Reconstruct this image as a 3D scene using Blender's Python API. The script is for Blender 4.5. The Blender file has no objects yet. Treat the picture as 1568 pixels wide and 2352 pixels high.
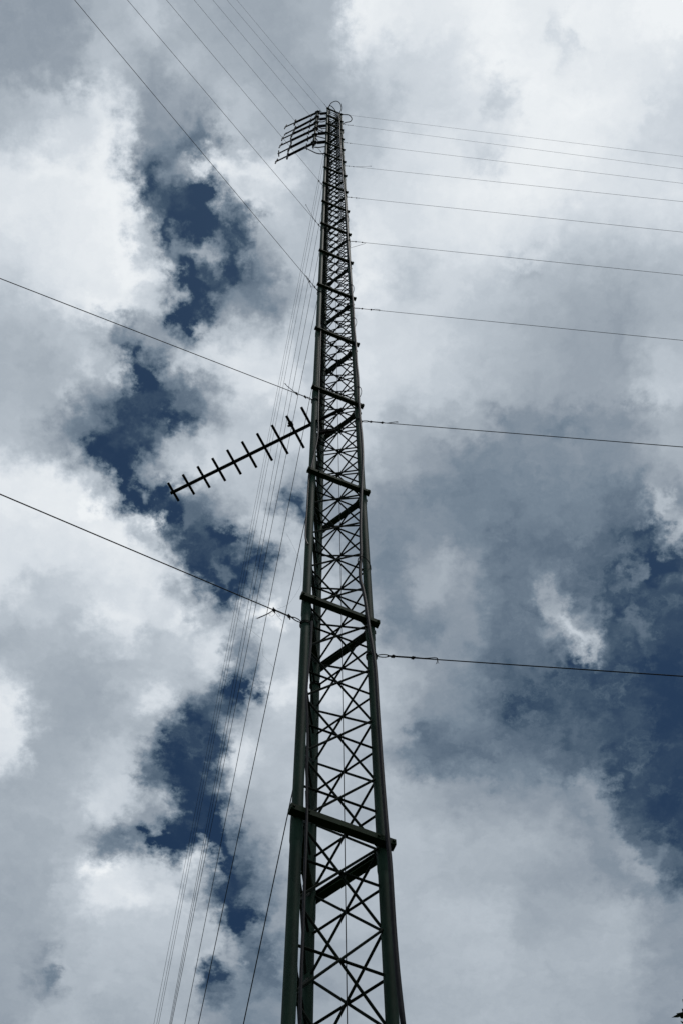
import bpy, bmesh, math, random
from mathutils import Vector, Matrix

random.seed(7)
C = bpy.context.scene
COL = C.collection
V = Vector

# ------------------------------------------------------------------ camera
CAM = V((0, 0, 1.6))
LENS = 3267.0                                   # 50 mm on a 36 mm tall frame
_up = V((765.158 - 784, 1176 + 41.42, LENS)).normalized()
_fw = (V((0, 0, 1)) - _up.z * _up).normalized()
_rt = _up.cross(_fw)
if _rt.x < 0:
    _rt = -_rt
cam_right, cam_up, cam_fwd = (V((_rt[i], _fw[i], _up[i])) for i in range(3))
cam_data = bpy.data.cameras.new('camera')
cam_data.sensor_fit = 'VERTICAL'
cam_data.sensor_height = 36.0
cam_data.sensor_width = 24.0
cam_data.lens = LENS / 2352 * 36
cam_data.clip_start = 0.05
cam_data.clip_end = 5000
cam = bpy.data.objects.new('camera', cam_data)
COL.objects.link(cam)
cam.matrix_world = Matrix(((cam_right.x, cam_up.x, -cam_fwd.x, CAM.x),
                           (cam_right.y, cam_up.y, -cam_fwd.y, CAM.y),
                           (cam_right.z, cam_up.z, -cam_fwd.z, CAM.z),
                           (0, 0, 0, 1)))
C.camera = cam


def ray(x, y):                                  # direction of a spot in the view (1568 x 2352)
    return (cam_right * (x - 784) + cam_up * (1176 - y) + cam_fwd * LENS).normalized()


# ------------------------------------------------------------------ render look
C.view_settings.view_transform = 'Standard'
C.view_settings.look = 'None'
C.view_settings.exposure = 0.0
C.view_settings.gamma = 1.0
C.view_settings.use_curve_mapping = False
C.cycles.max_bounces = 5

SUN_EL, SUN_AZ = math.radians(77), math.radians(115)     # azimuth from +Y towards +X

# ------------------------------------------------------------------ sky (broken cloud layer over Nishita blue)
P0, P1, Q0, Q1 = -0.30212, 0.28934, 0.00797, 0.85175   # stretch of the cloud layer with mapped thickness
CLOUD_MAP = """
409 409 428 448 447 449 462 456 440 433 439 439 436 444 457 451 446 447 414 391 397 375 348 366 380 382 388 405 423 429 429 434 433 437 437 438 440 442 442 443 445 448 451 453 451 453 456 456 454 453 453 450 446 444 446 442 438 434 429 417 404 398 399 399
409 409 428 448 447 449 462 456 440 433 439 439 436 444 457 451 446 447 414 391 397 375 348 366 380 382 388 405 423 429 429 434 433 437 437 438 440 442 442 443 445 448 451 453 451 453 456 456 454 453 453 450 446 444 446 442 438 434 429 417 404 398 399 399
409 409 424 445 446 447 460 457 442 434 439 440 437 443 457 453 446 449 414 385 392 376 347 365 381 384 390 407 424 431 431 435 434 438 438 439 441 443 442 443 445 448 451 453 451 453 456 456 454 453 453 449 446 444 445 442 438 434 428 416 403 398 399 399
409 409 421 447 454 452 458 459 443 433 436 437 435 442 455 452 443 452 425 407 415 385 344 364 376 376 378 395 414 422 422 428 426 431 433 434 437 441 441 444 447 451 451 451 446 447 451 453 453 454 454 451 447 446 446 444 440 436 428 415 402 399 399 399
411 411 417 424 426 436 468 457 453 447 447 448 450 452 455 450 439 449 408 335 327 356 362 337 317 321 356 368 392 403 405 414 411 420 423 427 433 438 441 445 452 455 452 450 442 443 449 451 453 455 456 453 449 448 448 447 445 442 432 417 403 398 398 398
416 416 418 403 377 390 397 470 454 465 464 463 465 463 458 452 437 448 425 238 292 318 371 332 293 298 367 372 402 414 416 423 420 427 429 432 438 442 444 447 451 454 454 454 452 454 456 454 452 450 450 449 448 448 449 448 447 447 440 423 405 402 400 400
421 420 425 391 390 261 501 437 452 463 464 462 464 464 463 460 443 451 499 283 206 387 355 282 324 316 387 391 423 435 434 437 436 439 439 440 443 447 446 447 449 453 456 460 464 467 464 458 451 447 447 448 450 450 450 449 449 453 445 426 410 392 389 388
424 424 426 407 396 440 445 456 450 467 468 465 467 469 470 471 457 473 459 570 244 457 414 246 357 268 379 375 412 425 425 429 427 431 432 434 439 444 445 448 451 455 456 460 465 469 469 460 450 446 449 451 454 453 452 451 451 453 442 428 411 394 374 380
424 424 425 415 419 351 443 451 455 466 469 468 469 471 471 470 470 467 459 423 535 427 400 394 228 279 361 366 401 417 418 424 422 428 430 433 439 444 446 450 455 459 458 461 464 467 467 455 441 437 442 447 451 449 447 448 450 450 436 422 402 398 386 389
422 422 422 421 412 427 433 459 457 467 470 470 472 472 473 474 474 477 459 452 448 399 239 279 323 366 386 401 429 444 442 447 445 449 449 450 452 455 454 455 458 461 462 464 466 465 458 445 434 430 434 441 447 441 438 443 447 443 426 409 394 398 402 401
421 421 420 422 428 430 453 462 460 468 467 468 472 473 474 476 479 484 478 470 495 279 172 216 374 430 405 422 446 458 455 458 457 461 460 459 460 460 458 459 461 465 466 466 465 465 460 444 429 422 426 433 439 434 435 444 450 451 437 413 397 393 393 393
424 424 424 426 430 434 447 461 465 489 498 484 490 499 496 491 490 492 471 418 503 265 239 259 322 387 384 400 426 441 440 445 444 449 450 451 453 456 456 459 464 468 467 466 466 470 471 453 433 426 430 436 435 435 443 450 455 460 439 427 400 385 378 379
426 426 425 428 435 433 446 464 478 520 544 524 524 538 528 515 511 520 466 395 276 230 245 298 294 347 399 403 431 445 444 448 446 450 450 451 455 457 456 458 460 463 465 463 458 457 455 449 440 431 429 424 420 422 421 413 404 403 384 331 329 277 283 279
415 415 414 419 435 432 434 457 473 501 526 528 532 540 524 509 507 510 490 396 274 246 256 292 319 363 412 417 442 456 454 454 454 454 452 457 462 459 455 451 447 446 451 448 441 436 434 438 436 422 411 410 412 408 403 397 393 393 336 449 411 259 266 265
421 421 421 422 435 433 432 453 472 515 548 527 516 520 508 482 477 511 411 499 355 224 276 262 351 379 418 425 449 463 460 459 459 458 456 459 464 462 457 453 451 448 444 441 439 439 442 442 434 419 410 413 413 413 410 398 382 373 493 370 246 295 291 292
439 438 440 435 432 433 440 463 480 540 604 575 526 511 489 520 534 395 671 414 527 165 304 294 382 400 430 438 457 469 466 463 464 461 457 460 466 463 460 456 454 448 438 435 439 442 447 445 436 425 421 422 417 412 406 375 365 480 311 322 376 299 303 301
440 440 441 438 434 433 437 453 456 478 459 397 365 409 442 315 214 224 284 691 280 198 332 338 380 432 461 461 470 476 473 467 469 462 458 461 468 465 463 461 459 452 444 444 452 454 453 448 442 441 443 439 425 410 395 377 449 306 297 317 264 248 248 248
440 440 440 438 437 436 434 438 440 413 369 301 288 272 345 93 105 234 232 133 160 180 263 357 381 420 476 472 472 473 471 462 465 456 451 456 464 462 460 458 454 448 444 442 445 446 447 446 444 443 443 434 417 404 379 438 362 285 303 261 248 256 256 257
437 437 437 436 438 439 437 443 459 452 451 454 391 414 384 465 351 249 240 268 213 177 336 409 426 430 450 453 455 458 457 450 453 446 442 446 453 451 448 443 434 426 424 415 415 418 419 424 427 422 420 408 395 382 389 422 309 287 271 256 257 263 261 262
436 436 436 435 438 444 443 453 461 474 507 518 515 503 416 333 422 230 231 248 222 174 411 433 435 442 453 456 457 459 459 451 454 446 442 445 450 447 441 433 427 416 401 396 408 412 402 403 408 404 401 380 370 368 425 349 279 283 270 253 248 250 250 250
440 440 440 440 440 443 447 456 455 462 504 509 489 508 481 442 558 420 219 250 238 262 428 460 442 446 458 463 462 464 465 456 459 450 447 448 453 452 445 437 434 414 399 399 404 397 386 391 397 396 390 367 352 392 414 275 262 276 265 255 246 246 246 246
429 429 429 428 434 444 446 450 452 457 484 497 490 517 449 301 349 275 238 240 269 277 442 476 457 469 470 474 476 478 482 475 477 469 468 467 464 459 447 424 391 384 405 385 353 353 368 370 367 365 358 326 339 437 361 275 246 270 277 260 250 248 249 249
433 434 435 433 440 451 446 446 450 455 472 487 496 502 460 247 296 220 230 254 244 345 473 488 459 468 469 472 473 474 477 468 471 461 461 453 435 425 399 366 338 339 353 336 311 326 346 341 335 339 334 297 324 357 314 268 253 270 266 249 258 259 259 259
500 501 504 500 521 474 431 430 436 442 460 470 473 484 449 332 299 224 240 255 232 348 534 538 490 466 462 460 461 461 462 452 456 444 444 430 400 386 348 308 311 309 300 290 294 316 333 324 318 328 322 295 290 305 294 273 263 269 246 242 263 265 264 264
537 536 536 535 536 485 431 430 435 439 456 468 466 491 455 400 244 217 257 245 271 218 513 518 477 471 468 466 469 470 472 464 467 457 457 448 426 414 384 349 311 304 330 328 329 318 314 321 318 306 300 287 294 293 284 276 269 273 241 239 253 255 254 254
523 523 524 520 535 496 440 439 434 426 438 446 451 474 470 462 421 233 268 288 267 218 395 481 451 475 480 477 478 477 480 472 475 465 464 459 449 435 427 282 331 363 356 351 339 315 294 293 290 290 290 295 303 286 295 281 272 272 242 239 246 246 246 246
532 532 533 530 543 526 459 432 424 423 431 432 441 456 452 431 477 456 373 161 279 283 429 471 452 467 469 475 470 467 469 461 464 454 451 449 445 439 396 374 371 368 377 366 336 311 274 263 269 290 296 313 312 298 299 270 282 274 247 239 238 238 238 238
534 534 535 532 540 532 466 436 429 428 432 429 437 457 458 479 530 482 394 442 264 258 290 236 429 466 510 517 505 499 497 486 490 476 469 465 457 445 432 381 380 380 373 372 351 315 278 228 251 269 286 296 284 264 261 238 282 273 244 235 231 231 231 230
543 543 544 544 545 520 455 441 441 423 424 424 431 458 470 497 549 515 459 468 386 326 259 223 133 564 526 552 532 524 520 504 510 490 481 474 466 451 443 410 393 388 370 372 357 318 315 284 264 276 271 266 259 301 264 247 265 260 246 230 224 224 224 224
505 503 502 500 501 476 455 444 444 436 437 439 440 453 462 472 483 473 475 454 443 496 424 60 292 460 468 493 483 482 485 474 479 464 459 461 463 455 447 442 409 395 366 361 345 324 286 307 307 272 266 257 325 190 274 262 255 243 231 226 221 222 222 222
452 452 452 452 451 459 449 440 439 435 439 446 442 445 453 460 461 464 479 479 501 518 509 389 366 447 473 491 483 485 489 480 483 469 466 466 452 447 434 424 401 389 370 358 336 314 293 306 312 310 265 319 86 596 281 282 250 276 296 251 250 251 251 252
455 454 454 454 453 452 448 445 444 439 443 468 473 485 503 494 474 475 484 487 511 538 524 347 397 494 502 494 489 490 495 483 488 471 467 462 417 413 403 382 370 377 381 370 343 330 311 319 316 327 396 279 501 488 268 291 262 259 265 266 267 266 267 267
430 430 430 430 430 431 445 457 458 451 445 456 464 495 526 520 471 458 497 494 477 507 521 393 398 477 480 473 479 482 488 471 478 453 446 438 375 369 375 358 337 362 385 394 370 345 327 325 320 377 408 629 456 441 263 287 310 393 232 274 266 268 267 268
464 465 465 466 467 466 473 483 483 460 460 493 506 517 537 543 516 505 533 568 423 410 459 463 523 566 543 474 481 480 486 468 475 448 438 431 368 369 357 376 371 380 389 394 366 335 317 320 301 330 502 331 342 322 307 219 376 210 273 283 259 265 263 264
474 474 474 474 473 474 484 497 496 473 462 511 548 542 542 534 519 511 521 525 487 473 233 431 549 560 623 467 465 477 483 461 470 437 423 417 362 366 386 405 426 414 405 394 349 329 315 340 281 399 464 277 313 298 270 237 229 279 279 289 266 273 271 272
513 514 515 516 517 519 503 481 478 490 497 499 502 503 509 521 539 523 421 343 419 239 183 173 273 481 452 477 481 474 485 453 466 421 396 408 375 372 403 436 444 432 422 404 356 323 318 344 370 497 312 316 303 295 248 341 288 278 288 281 263 267 266 266
532 531 531 530 529 531 514 476 461 470 483 497 511 516 524 532 541 537 485 593 342 160 428 219 302 320 457 446 477 448 474 441 454 407 386 370 351 378 401 426 441 468 429 382 331 317 325 335 348 319 328 299 308 298 303 178 454 142 278 304 320 316 318 319
516 517 517 517 517 517 522 522 514 509 510 517 525 531 542 542 538 505 546 386 203 252 302 206 204 167 169 387 454 443 459 433 444 403 381 393 362 372 391 408 410 442 401 398 347 322 331 329 324 322 305 298 303 304 298 310 215 221 204 198 197 193 190 186
524 525 525 525 525 524 526 525 521 519 523 528 529 531 543 547 515 500 405 213 291 259 263 332 309 316 405 472 476 445 471 439 451 410 385 394 370 365 378 389 388 361 366 377 362 339 322 313 318 323 315 309 301 303 295 277 303 267 459 494 446 468 470 479
529 529 529 529 529 529 529 526 527 532 535 537 540 545 561 524 371 486 340 266 272 283 184 111 519 511 517 471 507 496 422 417 424 385 360 372 361 360 379 387 378 369 356 354 349 332 334 347 354 357 350 345 341 337 318 273 282 214 210 486 483 482 480 478
530 530 531 531 531 531 531 526 530 539 539 538 535 526 525 535 560 755 25 355 305 262 356 463 398 472 483 416 265 187 472 395 411 389 376 388 366 370 376 376 369 367 364 354 346 341 343 350 358 361 360 357 352 344 307 371 346 375 550 410 409 408 407 405
550 549 549 549 549 550 548 549 550 547 542 539 617 596 369 188 131 70 377 203 320 377 394 411 470 480 480 288 164 414 399 413 411 410 411 421 380 381 379 358 349 354 357 349 347 342 338 339 345 350 353 352 348 338 324 325 320 502 449 342 378 369 372 373
537 537 537 537 537 537 536 535 539 539 547 552 433 397 553 119 352 467 0 523 409 508 444 462 471 472 476 440 420 432 454 442 446 435 428 429 406 402 412 388 379 362 348 353 355 346 345 347 352 354 356 355 353 355 354 357 365 394 397 432 421 424 424 425
551 551 551 551 550 551 550 542 541 573 547 417 524 529 49 204 333 418 528 488 537 522 502 475 489 482 469 459 438 464 466 464 465 462 461 462 441 437 428 417 402 376 349 350 361 366 369 368 364 365 370 365 362 379 385 381 403 424 447 440 442 441 442 442
515 514 514 513 512 511 512 486 459 491 476 459 274 182 285 229 239 344 397 452 438 495 499 492 498 487 481 485 477 484 475 480 478 485 489 490 448 441 430 414 403 385 370 387 391 376 370 368 371 373 372 371 371 377 376 375 406 435 438 439 438 438 438 438
469 469 468 468 468 468 470 465 435 413 373 403 270 173 243 289 266 309 304 500 480 479 488 482 488 483 484 507 517 503 491 489 490 485 485 482 451 445 442 442 453 433 417 455 436 388 373 371 385 383 374 381 386 381 380 382 420 449 443 439 440 440 440 440
469 469 468 468 468 468 467 471 462 450 387 352 334 298 266 231 260 248 221 156 243 373 396 454 475 468 486 475 456 488 479 486 481 502 502 509 460 460 426 421 454 446 437 434 381 326 345 369 352 339 328 352 369 377 368 357 386 415 431 429 430 430 430 431
459 459 459 459 459 459 458 462 455 448 404 354 347 370 315 271 243 251 244 325 304 343 418 465 504 493 501 493 482 503 490 492 492 491 511 504 484 483 471 472 482 486 480 455 442 439 442 435 420 417 416 418 423 426 425 446 490 516 498 498 498 497 497 497
454 454 454 454 454 454 453 456 449 440 443 507 473 374 408 373 237 288 241 379 245 329 378 460 532 534 539 536 540 506 491 489 489 492 510 500 496 487 498 497 483 492 492 466 456 452 445 437 429 422 415 413 416 418 416 430 462 478 475 474 474 474 474 474
449 449 449 449 449 449 448 451 452 444 442 458 434 469 423 568 345 64 213 356 457 514 497 494 523 514 515 512 523 478 472 477 474 490 528 517 514 510 518 510 491 490 485 471 457 446 445 443 442 426 409 415 420 419 411 423 457 476 476 476 476 476 476 476
444 444 443 443 443 443 443 443 436 425 441 457 492 539 441 512 84 341 284 449 530 496 523 537 551 531 531 524 530 484 474 479 476 493 532 521 520 516 520 515 506 489 471 473 461 449 441 434 430 420 413 413 417 419 407 420 458 470 466 466 466 466 466 466
449 450 450 450 450 450 451 450 446 443 452 477 468 451 451 359 370 426 419 450 296 437 431 504 510 502 495 500 515 467 480 479 477 490 528 515 511 506 509 507 505 488 471 471 465 460 450 440 439 430 421 422 416 408 407 426 448 458 456 456 455 455 455 455
459 459 459 459 459 459 460 459 458 462 466 483 486 443 446 327 370 449 340 389 234 15 556 422 470 446 448 470 499 443 474 471 469 483 520 510 509 506 508 507 503 490 475 471 470 470 453 442 446 433 420 423 410 395 410 431 442 443 435 436 436 436 435 435
458 458 458 458 459 459 459 459 462 472 482 519 537 562 575 576 554 498 512 439 73 317 213 345 366 355 335 358 396 419 467 464 462 479 528 520 518 512 507 506 504 501 488 478 479 478 463 457 459 443 429 436 421 409 428 442 448 443 436 439 438 438 439 439
480 480 481 481 481 482 482 481 489 512 507 517 518 524 534 535 552 485 479 446 574 149 238 298 397 367 337 382 472 459 500 493 493 501 561 547 530 509 487 491 503 508 503 485 480 473 476 471 467 458 452 456 445 434 438 443 447 445 443 443 443 443 444 444
493 493 493 493 493 493 493 493 492 523 532 537 540 538 540 546 564 599 554 582 112 198 321 209 229 282 355 375 486 456 490 480 481 483 547 528 505 481 472 487 506 506 510 516 514 503 428 424 450 450 452 457 455 450 450 460 470 471 470 471 471 472 472 472
503 503 503 504 504 504 504 505 501 514 526 538 545 546 549 546 568 486 498 441 302 392 602 305 203 407 418 430 477 460 472 472 471 479 544 534 520 503 510 520 519 528 533 528 531 526 508 508 510 488 477 478 470 462 470 473 476 476 476 476 476 476 477 477
513 513 513 514 514 514 514 514 515 518 527 536 541 545 555 555 575 450 481 66 498 288 178 403 243 373 478 448 467 464 468 473 470 480 549 543 534 524 528 531 527 535 538 534 539 534 525 525 526 510 498 491 487 488 502 503 503 503 502 503 503 503 503 504
539 539 539 540 540 540 540 540 541 531 525 533 544 543 543 550 569 482 491 319 175 194 191 123 262 175 477 474 487 474 465 471 468 479 533 527 526 523 520 524 527 530 532 536 539 536 529 532 532 530 518 507 508 509 514 513 514 519 519 520 520 520 520 521
537 537 537 537 537 537 537 537 537 535 533 538 542 545 554 558 570 551 358 290 301 264 254 361 529 595 551 506 494 475 449 458 453 475 505 501 507 512 522 530 535 540 548 548 548 553 561 557 547 550 539 531 531 525 521 522 527 532 532 532 532 532 531 531
530 530 530 530 529 529 529 529 529 531 533 533 534 540 554 559 566 511 161 308 275 211 27 363 525 431 483 511 481 472 451 464 457 485 512 516 518 517 512 519 534 551 555 559 551 548 557 558 554 536 537 542 524 523 528 528 522 513 512 512 512 512 512 512
533 533 534 534 534 535 535 535 535 540 555 565 556 548 557 553 546 420 264 281 417 491 665 627 582 563 558 560 541 508 451 457 455 464 489 486 500 511 511 518 536 538 530 470 498 555 542 556 561 553 556 550 536 527 522 526 517 511 512 511 511 511 511 511
506 505 504 504 503 502 501 501 499 504 508 531 530 520 512 548 568 508 358 361 301 266 306 389 461 442 449 455 456 453 445 444 443 452 475 475 494 511 524 529 533 544 528 516 523 539 552 558 555 551 554 550 547 527 508 503 498 499 499 499 499 499 499 499
471 470 470 470 470 469 469 469 467 473 479 491 505 512 508 526 556 481 394 381 376 364 287 405 518 457 450 444 446 436 426 429 426 441 465 468 478 483 508 515 517 528 528 514 535 535 548 556 554 554 552 549 544 539 529 515 503 506 505 505 505 505 505 505
447 447 447 447 447 447 447 447 445 453 448 465 490 510 515 522 539 478 383 398 416 415 386 428 474 476 454 433 435 425 414 416 413 428 449 450 460 467 492 500 504 514 511 529 450 511 553 549 551 562 568 561 548 545 538 532 508 490 494 493 493 493 493 492
466 465 465 465 464 464 463 464 460 471 480 473 473 474 522 556 508 451 414 391 400 421 428 447 460 480 462 443 441 433 425 424 422 436 466 463 480 499 500 502 510 517 528 521 478 496 568 557 552 557 553 547 545 542 538 541 523 512 516 515 516 517 517 518
395 395 394 394 393 393 393 393 391 396 418 409 391 372 427 490 462 453 441 406 449 482 461 438 418 438 431 419 416 425 434 435 432 449 484 476 499 522 506 503 505 519 545 568 582 574 551 551 548 555 531 534 539 539 538 535 530 529 529 529 529 528 528 528
400 400 400 401 401 401 401 402 400 406 390 401 423 435 451 457 483 464 439 404 433 450 443 440 444 439 434 432 431 443 454 460 456 474 537 546 518 496 496 507 521 513 534 557 551 549 557 554 553 480 565 546 541 542 543 547 542 538 539 539 540 541 541 542
399 399 399 399 399 399 399 399 399 398 399 401 406 401 430 478 454 443 455 464 450 439 449 441 420 421 421 420 420 437 454 460 454 482 557 549 553 551 538 535 534 548 554 553 564 554 537 554 478 579 547 545 551 546 553 559 570 572 572 572 573 573 573 573
403 404 404 404 404 404 404 404 404 404 400 398 408 398 406 441 446 451 468 481 469 438 440 440 426 420 419 422 416 430 449 456 451 474 560 552 545 541 541 543 543 543 551 559 560 555 552 544 551 550 551 550 547 552 563 570 574 574 574 574 574 574 574 574
404 404 404 404 404 404 404 404 404 404 401 398 413 404 406 428 444 455 467 481 473 440 439 441 429 422 419 422 416 428 447 454 450 470 556 555 547 539 539 542 541 543 551 559 560 555 551 545 549 553 550 549 547 552 562 570 574 575 574 574 574 574 574 574
404 404 404 404 404 404 404 404 404 404 401 398 413 404 406 428 444 455 467 481 473 440 439 441 429 422 419 422 416 428 447 454 450 470 556 555 547 539 539 542 541 543 551 559 560 555 551 545 549 553 550 549 547 552 562 570 574 575 574 574 574 574 574 574
"""


def srgb(r, g, b):
    f = lambda c: (c / 255 / 12.92) if c <= 10.3 else ((c / 255 + 0.055) / 1.055) ** 2.4
    return (f(r), f(g), f(b))


def build_world():
    w = bpy.data.worlds.new('World')
    C.world = w
    w.use_nodes = True
    nt = w.node_tree
    nt.nodes.clear()
    N, L = nt.nodes.new, nt.links.new

    def put(sock, val):
        if hasattr(val, 'is_linked') or isinstance(val, bpy.types.NodeSocket):
            L(val, sock)
        else:
            sock.default_value = val

    def math_(op, a, b=None, c=None, clamp=False):
        n = N('ShaderNodeMath'); n.operation = op; n.use_clamp = clamp
        for i, x in enumerate((a, b, c)):
            if x is not None:
                put(n.inputs[i], x)
        return n.outputs[0]

    def vec(op, a, b=None, scale=None):
        n = N('ShaderNodeVectorMath'); n.operation = op
        put(n.inputs[0], a)
        if b is not None:
            put(n.inputs[1], b)
        if scale is not None:
            put(n.inputs['Scale'], scale)
        return n.outputs['Value'] if op == 'DOT_PRODUCT' else n.outputs[0]

    def noise(co, scale, detail, rough, lac=2.0, dist=0.0, color=False):
        n = N('ShaderNodeTexNoise')
        n.inputs['Scale'].default_value = scale
        n.inputs['Detail'].default_value = detail
        n.inputs['Roughness'].default_value = rough
        n.inputs['Lacunarity'].default_value = lac
        n.inputs['Distortion'].default_value = dist
        L(co, n.inputs['Vector'])
        return n.outputs['Color' if color else 'Fac']

    def maprange(x, a, b, c, d, interp='SMOOTHSTEP'):
        n = N('ShaderNodeMapRange'); n.interpolation_type = interp
        L(x, n.inputs['Value'])
        for k, v in zip(('From Min', 'From Max', 'To Min', 'To Max'), (a, b, c, d)):
            put(n.inputs[k], v)
        return n.outputs['Result']

    tc = N('ShaderNodeTexCoord')
    sep = N('ShaderNodeSeparateXYZ'); L(tc.outputs['Generated'], sep.inputs[0])
    z = math_('MAXIMUM', sep.outputs['Z'], 0.06)
    p = math_('DIVIDE', sep.outputs['X'], z)
    q = math_('DIVIDE', sep.outputs['Y'], z)
    comb = N('ShaderNodeCombineXYZ'); L(p, comb.inputs[0]); L(q, comb.inputs[1])
    P = comb.outputs[0]
    # wind-torn edges: warp the layer before its thickness is looked up
    wa = vec('SUBTRACT', noise(P, 16, 3.0, 0.5, color=True), (0.5, 0.5, 0.5))
    wb = vec('SUBTRACT', noise(P, 55, 8.0, 0.62, color=True), (0.5, 0.5, 0.5))
    warp = vec('ADD', vec('SCALE', wa, scale=0.010), vec('SCALE', wb, scale=0.052))
    PW = vec('ADD', P, warp)
    s2 = N('ShaderNodeSeparateXYZ'); L(PW, s2.inputs[0])
    rows = [[int(v) / 800 for v in r.split()] for r in CLOUD_MAP.strip().splitlines()]
    NR = len(rows)
    u = maprange(s2.outputs['X'], P0, P1, 0.0, 1.0, 'LINEAR')
    vv = maprange(s2.outputs['Y'], Q1, Q0, 1.0, NR - 2.0, 'LINEAR')
    ul = maprange(u, 0.0, 0.5, 0.0, 1.0, 'LINEAR')
    ur = maprange(u, 0.5, 1.0, 0.0, 1.0, 'LINEAR')
    half = math_('GREATER_THAN', u, 0.5)

    def strip(tri, lo, inp):
        ramp = N('ShaderNodeValToRGB')
        cr = ramp.color_ramp
        cr.interpolation = 'B_SPLINE'
        cr.elements[0].position = 0.0
        cr.elements[1].position = 1.0
        for i in range(1, 31):
            cr.elements.new(i / 31)
        for i in range(32):
            cr.elements[i].color = (tri[0][lo + i], tri[1][lo + i], tri[2][lo + i], 1)
        L(inp, ramp.inputs[0])
        return ramp.outputs['Color']

    total = None
    for g in range(0, NR, 3):
        tri = rows[g:g + 3]
        mx = N('ShaderNodeMix'); mx.data_type = 'VECTOR'
        L(half, mx.inputs['Factor'])
        L(strip(tri, 0, ul), mx.inputs[4]); L(strip(tri, 32, ur), mx.inputs[5])
        cv = N('ShaderNodeCombineXYZ')
        for k in range(3):
            L(vv, cv.inputs[k])
        d = vec('ABSOLUTE', vec('SUBTRACT', cv.outputs[0], (g, g + 1, g + 2)))
        a2 = vec('MAXIMUM', vec('SUBTRACT', (2, 2, 2), d), (0, 0, 0))
        b2 = vec('MAXIMUM', vec('SUBTRACT', (1, 1, 1), d), (0, 0, 0))
        a3 = vec('MULTIPLY', vec('MULTIPLY', a2, a2), a2)
        b3 = vec('MULTIPLY', vec('MULTIPLY', b2, b2), vec('SCALE', b2, scale=4.0))
        hat = vec('SCALE', vec('SUBTRACT', a3, b3), scale=1 / 6)      # cubic B-spline weight of each row
        term = vec('DOT_PRODUCT', mx.outputs[1], hat)
        total = term if total is None else math_('ADD', total, term)
    total = math_('MULTIPLY_ADD', total, 2.0, -0.5)
    # beyond the mapped stretch the layer goes on as plain broken cloud
    wide = maprange(noise(PW, 2.7, 9.0, 0.54), 0.36, 0.62, 0.05, 0.78)
    mu = math_('DIVIDE', math_('ABSOLUTE', math_('SUBTRACT', s2.outputs['X'], (P0 + P1) / 2)), P1 - P0)
    mv = math_('DIVIDE', math_('ABSOLUTE', math_('SUBTRACT', s2.outputs['Y'], (Q0 + Q1) / 2)), Q1 - Q0)
    out = maprange(math_('MAXIMUM', mu, mv), 0.50, 0.78, 0.0, 1.0)
    mix = N('ShaderNodeMix'); mix.data_type = 'FLOAT'
    L(out, mix.inputs['Factor']); L(total, mix.inputs['A']); L(wide, mix.inputs['B'])
    S = mix.outputs['Result']
    # billows: strongest where the layer is half open, weak on the solid sheet
    fa = math_('SUBTRACT', noise(PW, 30, 10.0, 0.62), 0.5)
    fb = math_('SUBTRACT', noise(PW, 9, 5.0, 0.5), 0.5)
    amp = N('ShaderNodeValToRGB')
    amp.color_ramp.interpolation = 'EASE'
    el = amp.color_ramp.elements
    for i, (pos, a) in enumerate(((0.05, 0.10), (0.32, 0.26), (0.62, 0.13), (0.9, 0.06))):
        e = el[i] if i < 2 else el.new(pos)
        e.position = pos
        e.color = (a, a, a, 1)
    L(S, amp.inputs[0])
    det = math_('MULTIPLY', math_('ADD', fa, math_('MULTIPLY', fb, 0.5)), amp.outputs['Color'])
    # cauliflower heads on the thick cloud: rounded lumps with creases between them
    lump = math_('ABSOLUTE', math_('SUBTRACT', noise(PW, 20, 7.0, 0.5), 0.5))
    lump = math_('SUBTRACT', lump, 0.085)
    det = math_('ADD', det, math_('MULTIPLY', lump, maprange(S, 0.45, 0.8, 0.0, 0.10)))
    # torn shreds of thin cloud drifting across the clear gaps
    veil = maprange(noise(PW, 24, 11.0, 0.68), 0.47, 0.74, 0.0, 0.10)
    det = math_('ADD', det, math_('MULTIPLY', veil, maprange(S, 0.22, 0.5, 1.0, 0.0)))
    S2 = math_('ADD', S, det, clamp=True)
    ramp = N('ShaderNodeValToRGB')
    cr = ramp.color_ramp
    cols = [(32, 53, 82), (46, 66, 91), (71, 90, 109), (96, 112, 129), (118, 133, 148), (142, 153, 165), (164, 174, 184),
            (188, 197, 206), (213, 220, 227), (238, 242, 245)]
    for i, c in enumerate(cols):
        e = cr.elements[i] if i < 2 else cr.elements.new(i / 10)
        e.position = i / 10
        k = 1.0
        e.color = tuple(x * k for x in srgb(*c)) + (1,)
    L(S2, ramp.inputs[0])
    cloud = vec('SCALE', ramp.outputs['Color'], scale=10.0)
    sky = N('ShaderNodeTexSky')
    sky.sky_type = 'NISHITA'
    sky.sun_disc = False
    sky.sun_elevation = SUN_EL
    sky.sun_rotation = SUN_AZ
    sky.altitude = 600
    sky.ozone_density = 1.6
    blue = vec('MULTIPLY', sky.outputs[0], (0.128, 0.205, 0.258))   # clear air seen through the thin veil
    m = N('ShaderNodeMix'); m.data_type = 'RGBA'
    L(maprange(S2, 0.06, 0.26, 0.0, 1.0), m.inputs['Factor'])
    L(blue, m.inputs['A']); L(cloud, m.inputs['B'])
    bg = N('ShaderNodeBackground')
    bg.inputs['Strength'].default_value = 0.1
    L(m.outputs['Result'], bg.inputs['Color'])
    o = N('ShaderNodeOutputWorld')
    L(bg.outputs[0], o.inputs['Surface'])


build_world()

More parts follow.
